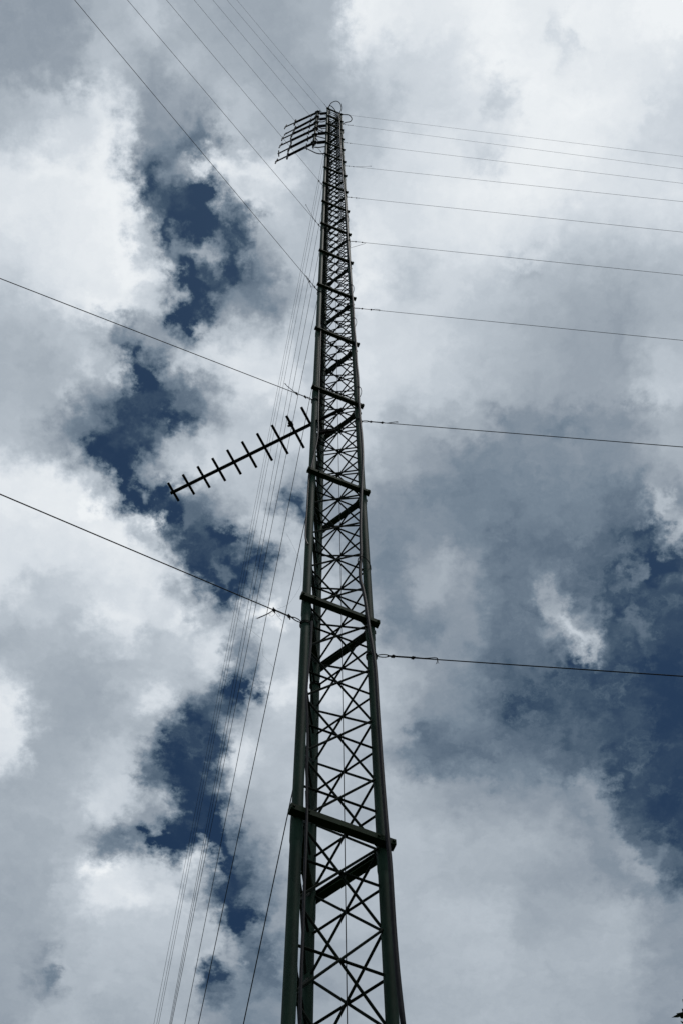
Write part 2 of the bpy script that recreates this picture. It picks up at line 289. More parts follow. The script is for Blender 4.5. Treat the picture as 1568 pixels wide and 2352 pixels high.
# ------------------------------------------------------------------ sun, veiled by cloud
sd = bpy.data.lights.new('sun', 'SUN')
sd.energy = 0.5
sd.angle = math.radians(12)
sd.color = (1.0, 0.96, 0.9)
sun = bpy.data.objects.new('sun', sd)
COL.objects.link(sun)
sdir = V((math.cos(SUN_EL) * math.sin(SUN_AZ), math.cos(SUN_EL) * math.cos(SUN_AZ), math.sin(SUN_EL)))
sun.rotation_euler = (-sdir).to_track_quat('-Z', 'Y').to_euler()

# ------------------------------------------------------------------ materials


def material(name, base, rough=0.6, metal=0.0, mottled=0.35, scale=18, second=None, bump=0.0, streak=1.0):
    m = bpy.data.materials.new(name)
    m.use_nodes = True
    nt = m.node_tree
    b = nt.nodes['Principled BSDF']
    b.inputs['Roughness'].default_value = rough
    b.inputs['Metallic'].default_value = metal
    b.inputs['Specular IOR Level'].default_value = 0.06
    tc = nt.nodes.new('ShaderNodeTexCoord')
    mp = nt.nodes.new('ShaderNodeMapping')
    mp.inputs['Scale'].default_value = (1, 1, streak)
    nt.links.new(tc.outputs['Object'], mp.inputs['Vector'])
    n = nt.nodes.new('ShaderNodeTexNoise')
    n.inputs['Scale'].default_value = scale
    n.inputs['Detail'].default_value = 6
    n.inputs['Roughness'].default_value = 0.65
    nt.links.new(mp.outputs[0], n.inputs['Vector'])
    r = nt.nodes.new('ShaderNodeValToRGB')
    lo = [c * (1 - mottled) for c in base]
    hi = [min(1, c * (1 + mottled)) for c in base]
    r.color_ramp.elements[0].position = 0.3
    r.color_ramp.elements[0].color = (*lo, 1)
    r.color_ramp.elements[1].position = 0.62
    r.color_ramp.elements[1].color = (*hi, 1)
    if second:
        e = r.color_ramp.elements.new(0.74)
        e.color = (*second, 1)
    nt.links.new(n.outputs['Fac'], r.inputs[0])
    nt.links.new(r.outputs[0], b.inputs['Base Color'])
    if bump:
        bp = nt.nodes.new('ShaderNodeBump')
        bp.inputs['Strength'].default_value = bump
        bp.inputs['Distance'].default_value = 0.004
        nt.links.new(n.outputs['Fac'], bp.inputs['Height'])
        nt.links.new(bp.outputs[0], b.inputs['Normal'])
    return m


M_PAINT = material('weathered_green_paint', (0.022, 0.047, 0.031), 0.6, mottled=0.5, scale=7, second=(0.050, 0.033, 0.020), bump=0.25, streak=0.25)
M_ROD = material('dark_green_rod_paint', (0.012, 0.018, 0.012), 0.75, mottled=0.4, scale=20, second=(0.018, 0.012, 0.008))
M_BEAM = material('dull_green_beam_paint', (0.026, 0.043, 0.022), 0.7, mottled=0.5, scale=9, second=(0.045, 0.030, 0.016), bump=0.3)
M_RUBBER = material('black_cable_sheath', (0.030, 0.027, 0.030), 0.5, mottled=0.3, scale=12)
M_WIRE = material('galvanised_strand', (0.028, 0.029, 0.030), 0.7, mottled=0.3, scale=40)
M_CLIP = material('rusty_clip_iron', (0.022, 0.018, 0.016), 0.8, mottled=0.4, scale=60)
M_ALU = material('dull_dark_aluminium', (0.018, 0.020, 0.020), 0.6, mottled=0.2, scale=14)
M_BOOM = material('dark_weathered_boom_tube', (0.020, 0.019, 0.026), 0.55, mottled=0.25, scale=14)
M_THREAD = material('pale_thread_fibre', (0.25, 0.24, 0.23), 0.8, mottled=0.1)
M_GRASS = material('rough_grass', (0.034, 0.048, 0.018), 0.9, mottled=0.5, scale=3, second=(0.09, 0.075, 0.045))
M_CONC = material('grey_concrete', (0.30, 0.29, 0.27), 0.9, mottled=0.2, scale=6)
M_LEAF = material('dark_tree_leaf', (0.040, 0.060, 0.022), 0.7, mottled=0.4, scale=1.5)
M_BARK = material('grey_brown_bark', (0.085, 0.065, 0.048), 0.9, mottled=0.4, scale=14, bump=0.6)

# ------------------------------------------------------------------ mesh helpers


class MB:
    def __init__(self):
        self.v, self.f = [], []

    def tube(self, pts, r, n=8, caps=True):
        pts = [V(p) for p in pts]
        rs = r if isinstance(r, (list, tuple)) else [r] * len(pts)
        b = len(self.v)
        t0 = (pts[1] - pts[0]).normalized()
        ref = V((0, 0, 1)) if abs(t0.z) < 0.9 else V((1, 0, 0))
        a = t0.cross(ref).normalized()
        for i, p in enumerate(pts):
            if i == 0:
                t = pts[1] - pts[0]
            elif i == len(pts) - 1:
                t = pts[-1] - pts[-2]
            else:
                t = (pts[i + 1] - p).normalized() + (p - pts[i - 1]).normalized()
            if t.length < 1e-9:
                t = t0
            t = t.normalized()
            a = a - t * a.dot(t)
            if a.length < 1e-6:
                a = t.orthogonal()
            a.normalize()
            c = t.cross(a)
            for k in range(n):
                th = 2 * math.pi * k / n
                self.v.append(p + (a * math.cos(th) + c * math.sin(th)) * rs[i])
        for i in range(len(pts) - 1):
            for k in range(n):
                self.f.append((b + i * n + k, b + i * n + (k + 1) % n, b + (i + 1) * n + (k + 1) % n, b + (i + 1) * n + k))
        if caps:
            self.f.append(tuple(b + k for k in reversed(range(n))))
            self.f.append(tuple(b + (len(pts) - 1) * n + k for k in range(n)))
        return self

    def bar(self, a, b_, w, h, side, up=V((0, 0, 1)), ch=0.12):
        """chamfered rectangular bar from a to b_, w along side, h along up"""
        a, b_ = V(a), V(b_)
        c = min(w, h) * ch
        prof = [(-w / 2 + c, -h / 2), (w / 2 - c, -h / 2), (w / 2, -h / 2 + c), (w / 2, h / 2 - c),
                (w / 2 - c, h / 2), (-w / 2 + c, h / 2), (-w / 2, h / 2 - c), (-w / 2, -h / 2 + c)]
        return self.sweep(a, b_, prof, side, up)

    def sweep(self, a, b_, prof, side, up):
        b = len(self.v)
        n = len(prof)
        for e in (V(a), V(b_)):
            for x, y in prof:
                self.v.append(e + side * x + up * y)
        for k in range(n):
            self.f.append((b + k, b + (k + 1) % n, b + n + (k + 1) % n, b + n + k))
        self.f.append(tuple(b + k for k in reversed(range(n))))
        self.f.append(tuple(b + n + k for k in range(n)))
        return self

    def blob(self, c, r, rings=6, seg=8, squash=(1, 1, 1), rough=0.0):
        c = V(c)
        b = len(self.v)
        self.v.append(c + V((0, 0, r * squash[2])))
        for i in range(1, rings):
            th = math.pi * i / rings
            for k in range(seg):
                ph = 2 * math.pi * k / seg
                rr = r * (1 + rough * (random.random() - 0.5))
                self.v.append(c + V((rr * squash[0] * math.sin(th) * math.cos(ph), rr * squash[1] * math.sin(th) * math.sin(ph), rr * squash[2] * math.cos(th))))
        self.v.append(c - V((0, 0, r * squash[2])))
        for k in range(seg):
            self.f.append((b, b + 1 + k, b + 1 + (k + 1) % seg))
            last = b + 1 + (rings - 2) * seg
            self.f.append((last + (k + 1) % seg, last + k, b + 1 + (rings - 1) * seg))
        for i in range(rings - 2):
            for k in range(seg):
                o = b + 1 + i * seg
                self.f.append((o + k, o + seg + k, o + seg + (k + 1) % seg, o + (k + 1) % seg))
        return self

    def build(self, name, mat, parent=None, smooth=True, origin=None):
        me = bpy.data.meshes.new(name)
        if origin is None:
            origin = sum(self.v, V()) / len(self.v)
        me.from_pydata([tuple(v - origin) for v in self.v], [], self.f)
        bm = bmesh.new()
        bm.from_mesh(me)
        bmesh.ops.recalc_face_normals(bm, faces=bm.faces)
        bm.to_mesh(me)
        bm.free()
        if smooth:
            for poly in me.polygons:
                poly.use_smooth = True
            try:
                me.set_sharp_from_angle(angle=math.radians(38))
            except AttributeError:
                pass
        me.materials.append(mat)
        o = bpy.data.objects.new(name, me)
        COL.objects.link(o)
        o.location = origin
        if parent is not None:
            o.parent = parent
            o.location = origin - parent.location
        return o


def empty(name, loc, label, cat, group=None):
    o = bpy.data.objects.new(name, None)
    o.empty_display_size = 0.2
    COL.objects.link(o)
    o.location = loc
    return tag(o, label, cat, group)


def tag(o, label, cat, group=None):
    o['label'] = label
    o['category'] = cat
    if group:
        o['group'] = group
    return o


def smooth_path(pts, k=4):
    """Catmull-Rom through the points"""
    pts = [V(p) for p in pts]
    ext = [2 * pts[0] - pts[1]] + pts + [2 * pts[-1] - pts[-2]]
    out = []
    for i in range(1, len(ext) - 2):
        a, b, c, d = ext[i - 1:i + 3]
        for j in range(k):
            t = j / k
            out.append(0.5 * ((2 * b) + (c - a) * t + (2 * a - 5 * b + 4 * c - d) * t * t + (3 * b - a - 3 * c + d) * t ** 3))
    out.append(pts[-1])
    return out


# ------------------------------------------------------------------ ground
g = MB()
R0, NG = 2600, 48
g.v = [V((0, 0, 0))]
for i in range(1, 15):
    rr = R0 * (i / 14) ** 3
    for k in range(NG):
        th = 2 * math.pi * k / NG
        hgt = 0.0 if rr < 60 else 0.012 * (rr - 60) * math.sin(3 * th + rr * 0.01)
        g.v.append(V((rr * math.cos(th), rr * math.sin(th), hgt)))
for k in range(NG):
    g.f.append((0, 1 + k, 1 + (k + 1) % NG))
for i in range(13):
    for k in range(NG):
        o_ = 1 + i * NG
        g.f.append((o_ + k, o_ + NG + k, o_ + NG + (k + 1) % NG, o_ + (k + 1) % NG))
ground = g.build('ground', M_GRASS, origin=V((0, 0, 0)))
ground['kind'] = 'structure'

# ------------------------------------------------------------------ lattice mast
SIDE = 0.53                                     # face width, metres
TH, CX, CY = math.radians(233.398), -0.185 * SIDE, 8.933 * SIDE
LEGS = [V((CX + SIDE / math.sqrt(3) * math.cos(TH + i * 2 * math.pi / 3), CY + SIDE / math.sqrt(3) * math.sin(TH + i * 2 * math.pi / 3), 0)) for i in range(3)]
AXIS = V((CX, CY, 0))
LR = 0.0345                                     # leg radius
H0, DH = 1.6 + 11.122 * SIDE, 1.42 * SIDE       # height of a brace node, brace panel height


def ring_z(n):
    return H0 + DH * (1.688 + 4 * n) - 0.035


def node_z(k):
    return H0 + DH * k


TOPN = 16
Z_TOP = ring_z(16.2)
mast = empty('lattice_mast', AXIS, 'tall dark green three legged lattice mast held up by guy wires', 'mast')
LEG_NOTE = ['leg standing nearest the viewer', 'leg on the right side, with the thick cable', 'leg standing farthest back']
for i, lg in enumerate(LEGS):
    b = MB()
    top = Z_TOP + (0.25 if i == 0 else 0.0)
    zs = [-0.05] + [ring_z(n) for n in range(-2, 17)] + [top]
    b.tube([lg + V((0, 0, z)) for z in zs], LR, 20)
    b.build('leg', M_PAINT, mast, origin=lg)
    f = MB()
    f.bar(lg + V((0, 0, -0.3)), lg + V((0, 0, 0.12)), 0.34, 0.34, V((1, 0, 0)), V((0, 1, 0)), 0.08)
    f.build('footing', M_CONC, mast, smooth=False)
UP = V((0, 0, 1))
faces = []
for i in range(3):
    a, b_ = LEGS[i], LEGS[(i + 1) % 3]
    d = (b_ - a).normalized()
    mid = (a + b_) / 2
    nrm = (mid - AXIS).normalized()
    faces.append((a, b_, d, nrm))
BW, BH = 0.049, 0.053
for n in range(-2, TOPN + 1):
    z = ring_z(n)
    for i, (a, b_, d, nrm) in enumerate(faces):
        off = nrm * (LR + BW / 2 - 0.004) if i < 2 else nrm * 0.0
        e0, e1 = ((0.068, 0.052), (0.0, 0.02), (-LR * 1.2, -LR * 1.2))[i]
        zz = z + (-0.120, -0.062, -0.09)[i]
        A = a + off - d * e0 + UP * zz
        B = b_ + off + d * e1 + UP * zz
        m = MB()
        # channel section, open towards the mast: web outside, two flanges
        t = 0.010
        w, h = BW / 2, BH / 2
        prof = [(w, -h), (w, h), (-w, h), (-w, h - t), (w - t, h - t), (w - t, -h + t), (-w, -h + t), (-w, -h)]
        m.sweep(A, B, prof, nrm, UP)
        # end plates and clamp bolts round the legs
        for e, s in ((A, 1), (B, -1)):
            m.bar(e + d * s * 0.001, e + d * s * 0.012, BW + 0.006, BH + 0.006, nrm, UP)
        if n >= -1:
            for e, s in ((A, 1), (B, -1)):
                for k in (0.5, 3.2):
                    c = e + d * s * LR * k + nrm * (BW / 2)
                    m.tube([c - nrm * 0.002, c + nrm * 0.009], 0.009, 6)
        m.build('ring_beam', M_BEAM, mast, smooth=False)
    for i, lg in enumerate(LEGS):
        s = MB()
        s.tube([lg + UP * (z - 0.36), lg + UP * (z - 0.33), lg + UP * (z - 0.12), lg + UP * (z - 0.03)], [LR * 1.02, LR * 1.10, LR * 1.10, LR * 1.02], 16)
        s.build('leg_sleeve', M_PAINT, mast)
RODR = 0.0084
rest = MB()
count = 0
kmax = int((Z_TOP - H0) / DH)
kmin = -int((H0 - 0.4) / DH)
order = list(range(-1, kmax + 1)) + list(range(kmin, -1))
for k in order:
    for i, (a, b_, d, nrm) in enumerate(faces):
        z = node_z(k)
        q = DH * 0.49
        jit = lambda: UP * random.uniform(-0.006, 0.006)
        trio = ((a + UP * z, b_ + UP * z, 0.0), (a + UP * (z + q), b_ + UP * (z - q), -2 * RODR * 0.5), (a + UP * (z - q), b_ + UP * (z + q), 2 * RODR * 0.5))
        for p1, p2, o in trio:
            p1 = p1 + nrm * o + d * LR * 0.6 + jit()
            p2 = p2 + nrm * o - d * LR * 0.6 + jit()
            if count < 99:
                MB().tube([p1, p2], RODR, 8).build('brace', M_ROD, mast)
                count += 1
            else:
                rest.tube([p1, p2], RODR, 6)
        g_ = (a + b_) / 2 + UP * z
        if count < 99 or k > 4:
            rest.bar(g_ - d * 0.018, g_ + d * 0.018, 0.004, 0.03, nrm)
o = rest.build('upper_bracing', M_ROD, mast)
o['kind'] = 'stuff'
# short posts and cap at the head
hd = MB()
pA = LEGS[0] * 0.72 + LEGS[2] * 0.14 + LEGS[1] * 0.14
hd.tube([pA + UP * (Z_TOP - 0.8), pA + UP * (Z_TOP + 0.22)], 0.022, 12)
hd.build('head_post', M_PAINT, mast)

# ------------------------------------------------------------------ guy wires


def attach(leg, n):
    return LEGS[leg] + UP * (ring_z(n) + 0.035 - (0.53, 0.65, 0.50)[leg])


def ground_anchor(P, edge, dist, outward):
    """where the wire from P that passes the sight line `edge` meets the ground at `dist` from the mast"""
    nrm = (P - CAM).cross(ray(*edge))
    # nrm . (Q - CAM) = 0, Q.z = 0.15, |Q - AXIS| = dist
    best = None
    for s in range(7200):
        th = 2 * math.pi * s / 7200
        Q = V((AXIS.x + dist * math.cos(th), AXIS.y + dist * math.sin(th), 0.15))
        e = abs(nrm.normalized().dot((Q - CAM).normalized()))
        c = math.cos(th - outward)
        if c < -0.1:
            continue
        if best is None or e < best[0]:
            best = (e, Q)
    return best[1]


def guy(leg, n, edge, dist, label, group, tail=None, rad=0.0044):
    rad = 0.0042 if n < 4 or leg == 2 else 0.0034
    lg = LEGS[leg]
    outv = (lg - AXIS).normalized()
    P = attach(leg, n)
    Q = ground_anchor(P, edge, dist, math.atan2(outv.y, outv.x))
    t = (Q - P).normalized()
    hz = V((t.x, t.y, 0)).normalized()
    S = P + hz * (LR + 0.006)
    root = empty('guy_wire', Q, label, 'guy wire', group)
    length = (Q - S).length
    start = 0.09
    sag = 0.0012 * length
    pts = []
    for j in range(25):
        u = start / length + (1 - start / length) * (j / 24) ** 1.5
        pts.append(S.lerp(Q, u) - UP * sag * 4 * u * (1 - u))
    MB().tube(pts, rad, 7).build('strand', M_WIRE, root)
    side = t.cross(UP).normalized()
    # eye round the leg
    lp = MB()
    ring = []
    for j in range(17):
        th = 2 * math.pi * j / 16
        ring.append(lg + UP * (P.z + 0.010 * math.sin(th) + 0.012) + V((math.cos(th), math.sin(th), 0)) * (LR * 1.0 + 0.006))
    lp.tube(ring, rad, 6, caps=False)
    lp.tube([r - UP * 0.028 for r in ring], rad, 6, caps=False)
    eye = []
    for j in range(13):
        th = 2 * math.pi * j / 12
        eye.append(S + t * (0.055 - 0.05 * math.cos(th)) + side.cross(t) * 0.020 * math.sin(th))
    lp.tube(eye, rad, 6, caps=False)
    lp.build('eye_loop', M_WIRE, root)
    # second strand of the loop back to the clips, then the loose tail
    for j, c in enumerate((0.14, 0.31)):
        cb = MB()
        p = S + t * c - UP * 0.0
        cb.blob(p, 0.0135, 6, 8, (1.0, 1.0, 1.0), 0.5)
        cb.tube([p - side * 0.004 + side.cross(t) * 0.022, p + side * 0.006 - side.cross(t) * 0.026], 0.005, 6)
        cb.build('wire_clip', M_CLIP, root)
    tl = MB()
    back = side.cross(t) * 0.010
    path = [S + t * 0.09 + back, S + t * 0.14 + back * 0.8, S + t * 0.31 + back * 0.8]
    if tail:
        path += [V(S + t * a + side.cross(t) * b_) for a, b_ in tail]
    else:
        path += [S + t * 0.36 + back]
    path = smooth_path(path, 4)
    tl.tube(path, rad * 0.95, 6)
    end, dr = path[-1], (path[-1] - path[-2]).normalized()
    for j in range(5):
        w = V((random.uniform(-1, 1), random.uniform(-1, 1), random.uniform(-1, 1))) * 0.35
        tl.tube([end - dr * 0.01, end + (dr + w).normalized() * 0.035], 0.0014, 4)
    tl.build('loose_tail', M_WIRE, root)
    # anchor end
    an = MB()
    an.bar(V((Q.x, Q.y, -0.4)), V((Q.x, Q.y, 0.10)), 0.5, 0.5, V((1, 0, 0)), V((0, 1, 0)), 0.06)
    an.tube([V((Q.x, Q.y, 0.08)), V((Q.x, Q.y, 0.19))], 0.02, 8)
    an.build('anchor_block', M_CONC, root, smooth=False)
    return root


ORD = ['lowest', 'second lowest', 'third lowest', 'fourth lowest', 'fifth lowest', 'sixth lowest', 'seventh lowest', 'eighth lowest', 'topmost']
RINGS = [1, 3, 5, 7, 9, 11, 13, 15, 16.35]
right_edge = [1555, 1028, 782, 632.5, 533.5, 463.5, 421, 388, 359]
right_tail = [[(0.40, 0.004), (0.49, 0.02), (0.52, -0.02)], [(0.38, 0.0), (0.46, 0.05)], [(0.36, 0.05), (0.44, 0.04), (0.46, 0.0)], [(0.38, 0.0), (0.45, -0.1), (0.5, -0.55)],
              None, [(0.38, 0.03), (0.6, 0.35)], None, [(0.36, 0.03), (0.42, 0.1)], None]
for i, (n, y) in enumerate(zip(RINGS, right_edge)):
    dist = 19 if i < 2 else (32 if i < 5 else 42)
    nm = 'guy wire running to the right edge from the mast, %s of nine'
    if i == 3:
        nm = 'guy wire running right with a long end hanging below its clips'
    if i == 0:
        nm = 'lowest guy wire running right, with a frayed end at its second clip'
    guy(1, n, (1568, y), dist, nm % ORD[i] if '%s' in nm else nm, 'guy wires on the right side', right_tail[i])
left_edge = [(0, 1137), (0, 640), (172.5, 0), (293.5, 0), (383.3, 0), (446.6, 0), (489.4, 0), (522.2, 0), (544.8, 0)]
left_tail = [[(0.33, -0.01), (0.42, -0.08), (0.60, -0.20)], [(0.33, 0.02), (0.36, 0.06), (0.40, 0.11)], [(0.36, 0.06), (0.44, 0.02), (0.44, -0.18)], [(0.38, 0.10), (0.4, 0.34)],
             [(0.40, -0.04), (0.50, -0.14)], None, None, None, None]
for i, (n, e) in enumerate(zip(RINGS, left_edge)):
    dist = 17 if i < 2 else (26 if i < 5 else 34)
    if i == 0:
        nm = 'guy wire leaving to the left below the ten bar antenna, with a frayed knotted end'
    elif i == 1:
        nm = 'guy wire leaving to the left edge from just above the ten bar antenna'
    else:
        nm = 'thin guy wire slanting up beyond the upper frame edge, %s of seven' % ['lowest', 'second lowest', 'third lowest', 'middle', 'third highest', 'second highest', 'highest'][i - 2].replace('middle', 'fourth')
    guy(0, n, e, dist, nm, 'guy wires on the upper left side', left_tail[i])
back_edge = [560.1, 457, 424.6, 394.5, 392.0, 389.4, 365.5, 359.9, 354.6]
for i, (n, x) in enumerate(zip(RINGS, back_edge)):
    dist = 19 if i < 2 else (30 if i < 5 else 40)
    nm = 'dark guy wire dropping steeply behind the mast, %s of nine' % ['rightmost', 'second from right', 'third from right', 'fourth from right', 'the middle', 'fourth from left', 'third from left', 'second from left', 'leftmost'][i]
    guy(2, n, (x, 2352), dist, nm, 'guy wires dropping behind the mast')

# ------------------------------------------------------------------ cables on the mast


def on_plane(x, y, p0, nrm):
    r = ray(x, y)
    return CAM + r * ((p0 - CAM).dot(nrm) / r.dot(nrm))


YF = V((0, 1, 0))
feed_px = [(940, 2480), (925, 2352), (913, 2241), (903.5, 2122), (895.4, 1986), (888.6, 1918), (878, 1785), (868.4, 1644), (861.3, 1532), (852.9, 1475), (845.9, 1433),
           (840.2, 1391), (833.2, 1354), (827.3, 1332), (826.6, 1300), (828.7, 1272), (827.6, 1212), (829, 1150), (831.2, 1093), (832.6, 1050), (830.3, 1002),
           (827, 969), (823.7, 919), (822, 869), (818.7, 835), (816, 785), (812.8, 749), (811.4, 713), (807.4, 667), (804.9, 636), (802.4, 605), (798.7, 561),
           (796.2, 511), (794, 480), (790, 440), (785.6, 392), (783, 352), (781, 322), (779.6, 285), (778.6, 262)]
pf = LEGS[1] - YF * (LR + BW + 0.02)
path = [on_plane(x, y, pf, YF) for x, y in feed_px]
low = path[0]
path = [V((low.x + 0.10, low.y, 0.05)), V((low.x + 0.06, low.y, low.z * 0.5))] + path
fc = empty('feeder_cable', V((path[0].x, path[0].y, 0)), 'thick black feeder cable snaking up the right leg of the mast', 'cable')
MB().tube(smooth_path(path, 4), 0.0145, 10).build('sheath', M_RUBBER, fc)
for n in (1.35, 3.15, 4.4, 5.2, 6.6, 7.6, 9, 10.2, 11.4, 13, 14.4):
    z = ring_z(n)
    c = min(smooth_path(path, 4), key=lambda p: abs(p.z - z))
    tie = MB()
    loop = []
    ax = (V((c.x, c.y, z)) - LEGS[1] - UP * z)
    ln = ax.length / 2 + 0.030
    mid = (V((c.x, c.y, z)) + LEGS[1] + UP * z) / 2 - ax.normalized() * 0.010
    ax.normalize()
    ay = UP.cross(ax)
    for j in range(17):
        th = 2 * math.pi * j / 16
        loop.append(mid + ax * ln * math.cos(th) + ay * (LR + 0.012) * math.sin(th) - UP * 0.01 * math.cos(th))
    tie.tube(loop, 0.004, 6, caps=False)
    tie.build('cable_tie', M_RUBBER, fc)

nrm0 = faces[0][3]
pl = LEGS[0] + nrm0 * (LR + BW + 0.012)


def c1(x, y):
    return ((720 + .33163 * x) / 1.22449, (2200 + .33163 * y) / 1.22449)


def c2(x, y):
    return ((700 + .34439 * x) / 1.22449, (1600 + .34439 * y) / 1.22449)


def c3(x, y):
    return ((720 + .29337 * x) / 1.22449, (1250 + .29337 * y) / 1.22449)


def c4(x, y):
    return ((780 + .20408 * x) / 1.22449, (880 + .20408 * y) / 1.22449)


inner = [c1(368, 2250), c1(372, 2050), c1(385, 1600), c1(397, 1330), c1(410, 950), c1(422, 600), c1(434, 240), c1(428, 60), c2(478, 1960), c2(474, 1700), c2(480, 1400), c2(478, 1200),
         c2(470, 1050), c2(482, 860), c2(505, 640), c2(515, 430)]
path = [on_plane(x, y, pl, nrm0) for x, y in inner]
path = [V((path[0].x, path[0].y, 0.03)), V((path[0].x + 0.01, path[0].y, path[0].z * 0.5))] + path
ic = MB().tube(smooth_path(path, 4), 0.0085, 8).build('feeder_cable', M_RUBBER)
tag(ic, 'thinner black cable hanging inside the near face beside the left leg', 'cable')
pl2 = LEGS[0] - YF * (LR + 0.012)
outer = [c3(500, 960), c3(476, 900), c3(478, 780), c3(486, 660), c3(495, 500), c3(502, 380), c3(512, 300), c3(528, 240), c3(540, 180), c4(560, 1700), c4(566, 1400), c4(577, 1000), c4(590, 600), c4(600, 200)]
path = [on_plane(x, y, pl2, YF) for x, y in outer]
oc = MB().tube(smooth_path(path, 4), 0.0075, 8).build('feeder_cable', M_RUBBER)
tag(oc, 'thin black cable bulging out along the left edge of the nearest leg', 'cable')
wx = on_plane(788, 1672, V((0, CY - 0.02, 0)), YF)
wtop = on_plane(767.8, 515, V((0, CY - 0.02, 0)), YF)
cw = MB()
cw.tube([V((wx.x, wx.y, 0.05)), wx, wtop, wtop + (wtop - wx) * 0.6], 0.0032, 6)
cw = cw.build('safety_wire', M_WIRE)
tag(cw, 'thin straight wire hanging vertically through the middle of the mast', 'wire')

# ------------------------------------------------------------------ ten element antenna beside the mast
d7 = 480 / 1568


def c7(x, y):
    return ((440 + d7 * x) / 1.22449, (1100 + d7 * y) / 1.22449)


e7 = [((110, 845), (208, 1010)), ((245, 768), (350, 948)), ((383, 692), (490, 888)), ((518, 615), (632, 825)), ((655, 540), (775, 765)), ((790, 462), (918, 702)),
      ((928, 388), (1062, 638)), ((1065, 312), (1205, 578)), ((1200, 228), (1352, 525)), ((1330, 145), (1500, 460))]
hit = on_plane(716, 971, LEGS[0], YF)
ZY = hit.z
pz = V((0, 0, ZY))
tip = on_plane(*c7(135, 938), pz, UP)
inn = on_plane(*c7(1435, 297), pz, UP)
bd = (inn - tip).normalized()
perp = UP.cross(bd)
root_end = inn + bd * 0.36
ya = empty('yagi_antenna', root_end, 'long yagi antenna with ten cross bars pointing left from mid mast', 'antenna')
MB().tube([tip, root_end], 0.020, 12).build('boom', M_ALU, ya)
for i, (a, b_) in enumerate(e7):
    A, B = on_plane(*c7(*a), pz, UP), on_plane(*c7(*b_), pz, UP)
    mid = tip + bd * ((A + B) / 2 - tip).dot(bd)
    hl = (A - B).length / 2
    m = MB()
    m.tube([mid - perp * hl, mid + perp * hl], 0.0150, 10)
    el = m.build('element', M_ALU, ya)
    if i == 8:
        dm = MB()
        s = 1 if (A - mid).dot(perp) > 0 else -1
        dp = mid + perp * s * hl * 0.48
        dm.bar(dp - perp * 0.03, dp + perp * 0.02, 0.046, 0.046, bd)
        dm.tube([dp - bd * 0.01, dp - bd * 0.035 - UP * 0.02], 0.012, 8)
        dm.tube(smooth_path([dp - UP * 0.03, mid + perp * s * hl * 0.2 - UP * 0.05, mid - UP * 0.035, mid + bd * 0.25 - UP * 0.05]), 0.007, 6)
        dm.build('feed_box', M_RUBBER, ya)
bk = MB()
ma = on_plane(*c4(560, 1660), UP * (ZY - 0.1), UP)
mb = on_plane(*c4(800, 1622), UP * (ZY - 0.1), UP)
bk.bar(ma, mb, 0.03, 0.05, UP.cross((mb - ma).normalized()))
bk.build('mount_arm', M_CLIP, ya)

# ------------------------------------------------------------------ broadcast antennas at the mast head
d8 = 150 / 1568


def c8(x, y):
    return ((770 + d8 * x) / 1.22449, (280 + d8 * y) / 1.22449)


POLE = LEGS[0] + V((-0.37, 0.02, 0))


def z_on_vertical(base, y):
    """height on the vertical through base that is seen at picture height y"""
    lo, hi = 5.0, 90.0
    for _ in range(50):
        m = (lo + hi) / 2
        w = V((base.x, base.y, m)) - CAM
        yy = 1176 - LENS * w.dot(cam_up) / w.dot(cam_fwd)
        if yy > y:
            lo = m
        else:
            hi = m
    return (lo + hi) / 2


roots = [(1262, 378), (1258, 528), (1246, 692), (1216, 868), (1180, 1052), (1110, 1275)]
tips = [(340, 810), (335, 1020), (248, 1160), (195, 1355), (140, 1590), (70, 1825)]
arms = [400, 560, 765, 985, 1245]
apole = empty('antenna_pole', POLE + UP * z_on_vertical(POLE, c8(0, 1290)[1]), 'dark vertical pole held off the mast head by five short arms', 'pole')
z0, z1 = z_on_vertical(POLE, c8(0, 1300)[1]), z_on_vertical(POLE, c8(0, 372)[1])
MB().tube([POLE + UP * z0, POLE + UP * z1], 0.030, 12).build('post', M_PAINT, apole)
for y in arms:
    z = z_on_vertical(LEGS[0] - V((0.1, 0, 0)), c8(0, y)[1])
    m = MB()
    m.tube([LEGS[0] + UP * z + V((-0.02, 0, 0)), POLE + UP * z + V((0.10, 0, 0))], 0.048, 12)
    m.tube([POLE + UP * z + V((0.12, 0, 0)), POLE + UP * z], 0.026, 10)
    m.build('standoff_arm', M_BOOM, apole)
rank = ['topmost', 'second from top', 'third from top', 'fourth from top', 'fifth from top', 'lowest']
bay_z = []
SPC = (z_on_vertical(POLE, c8(*roots[0])[1]) - z_on_vertical(POLE, c8(*roots[5])[1])) / 5
print('SPC', SPC)
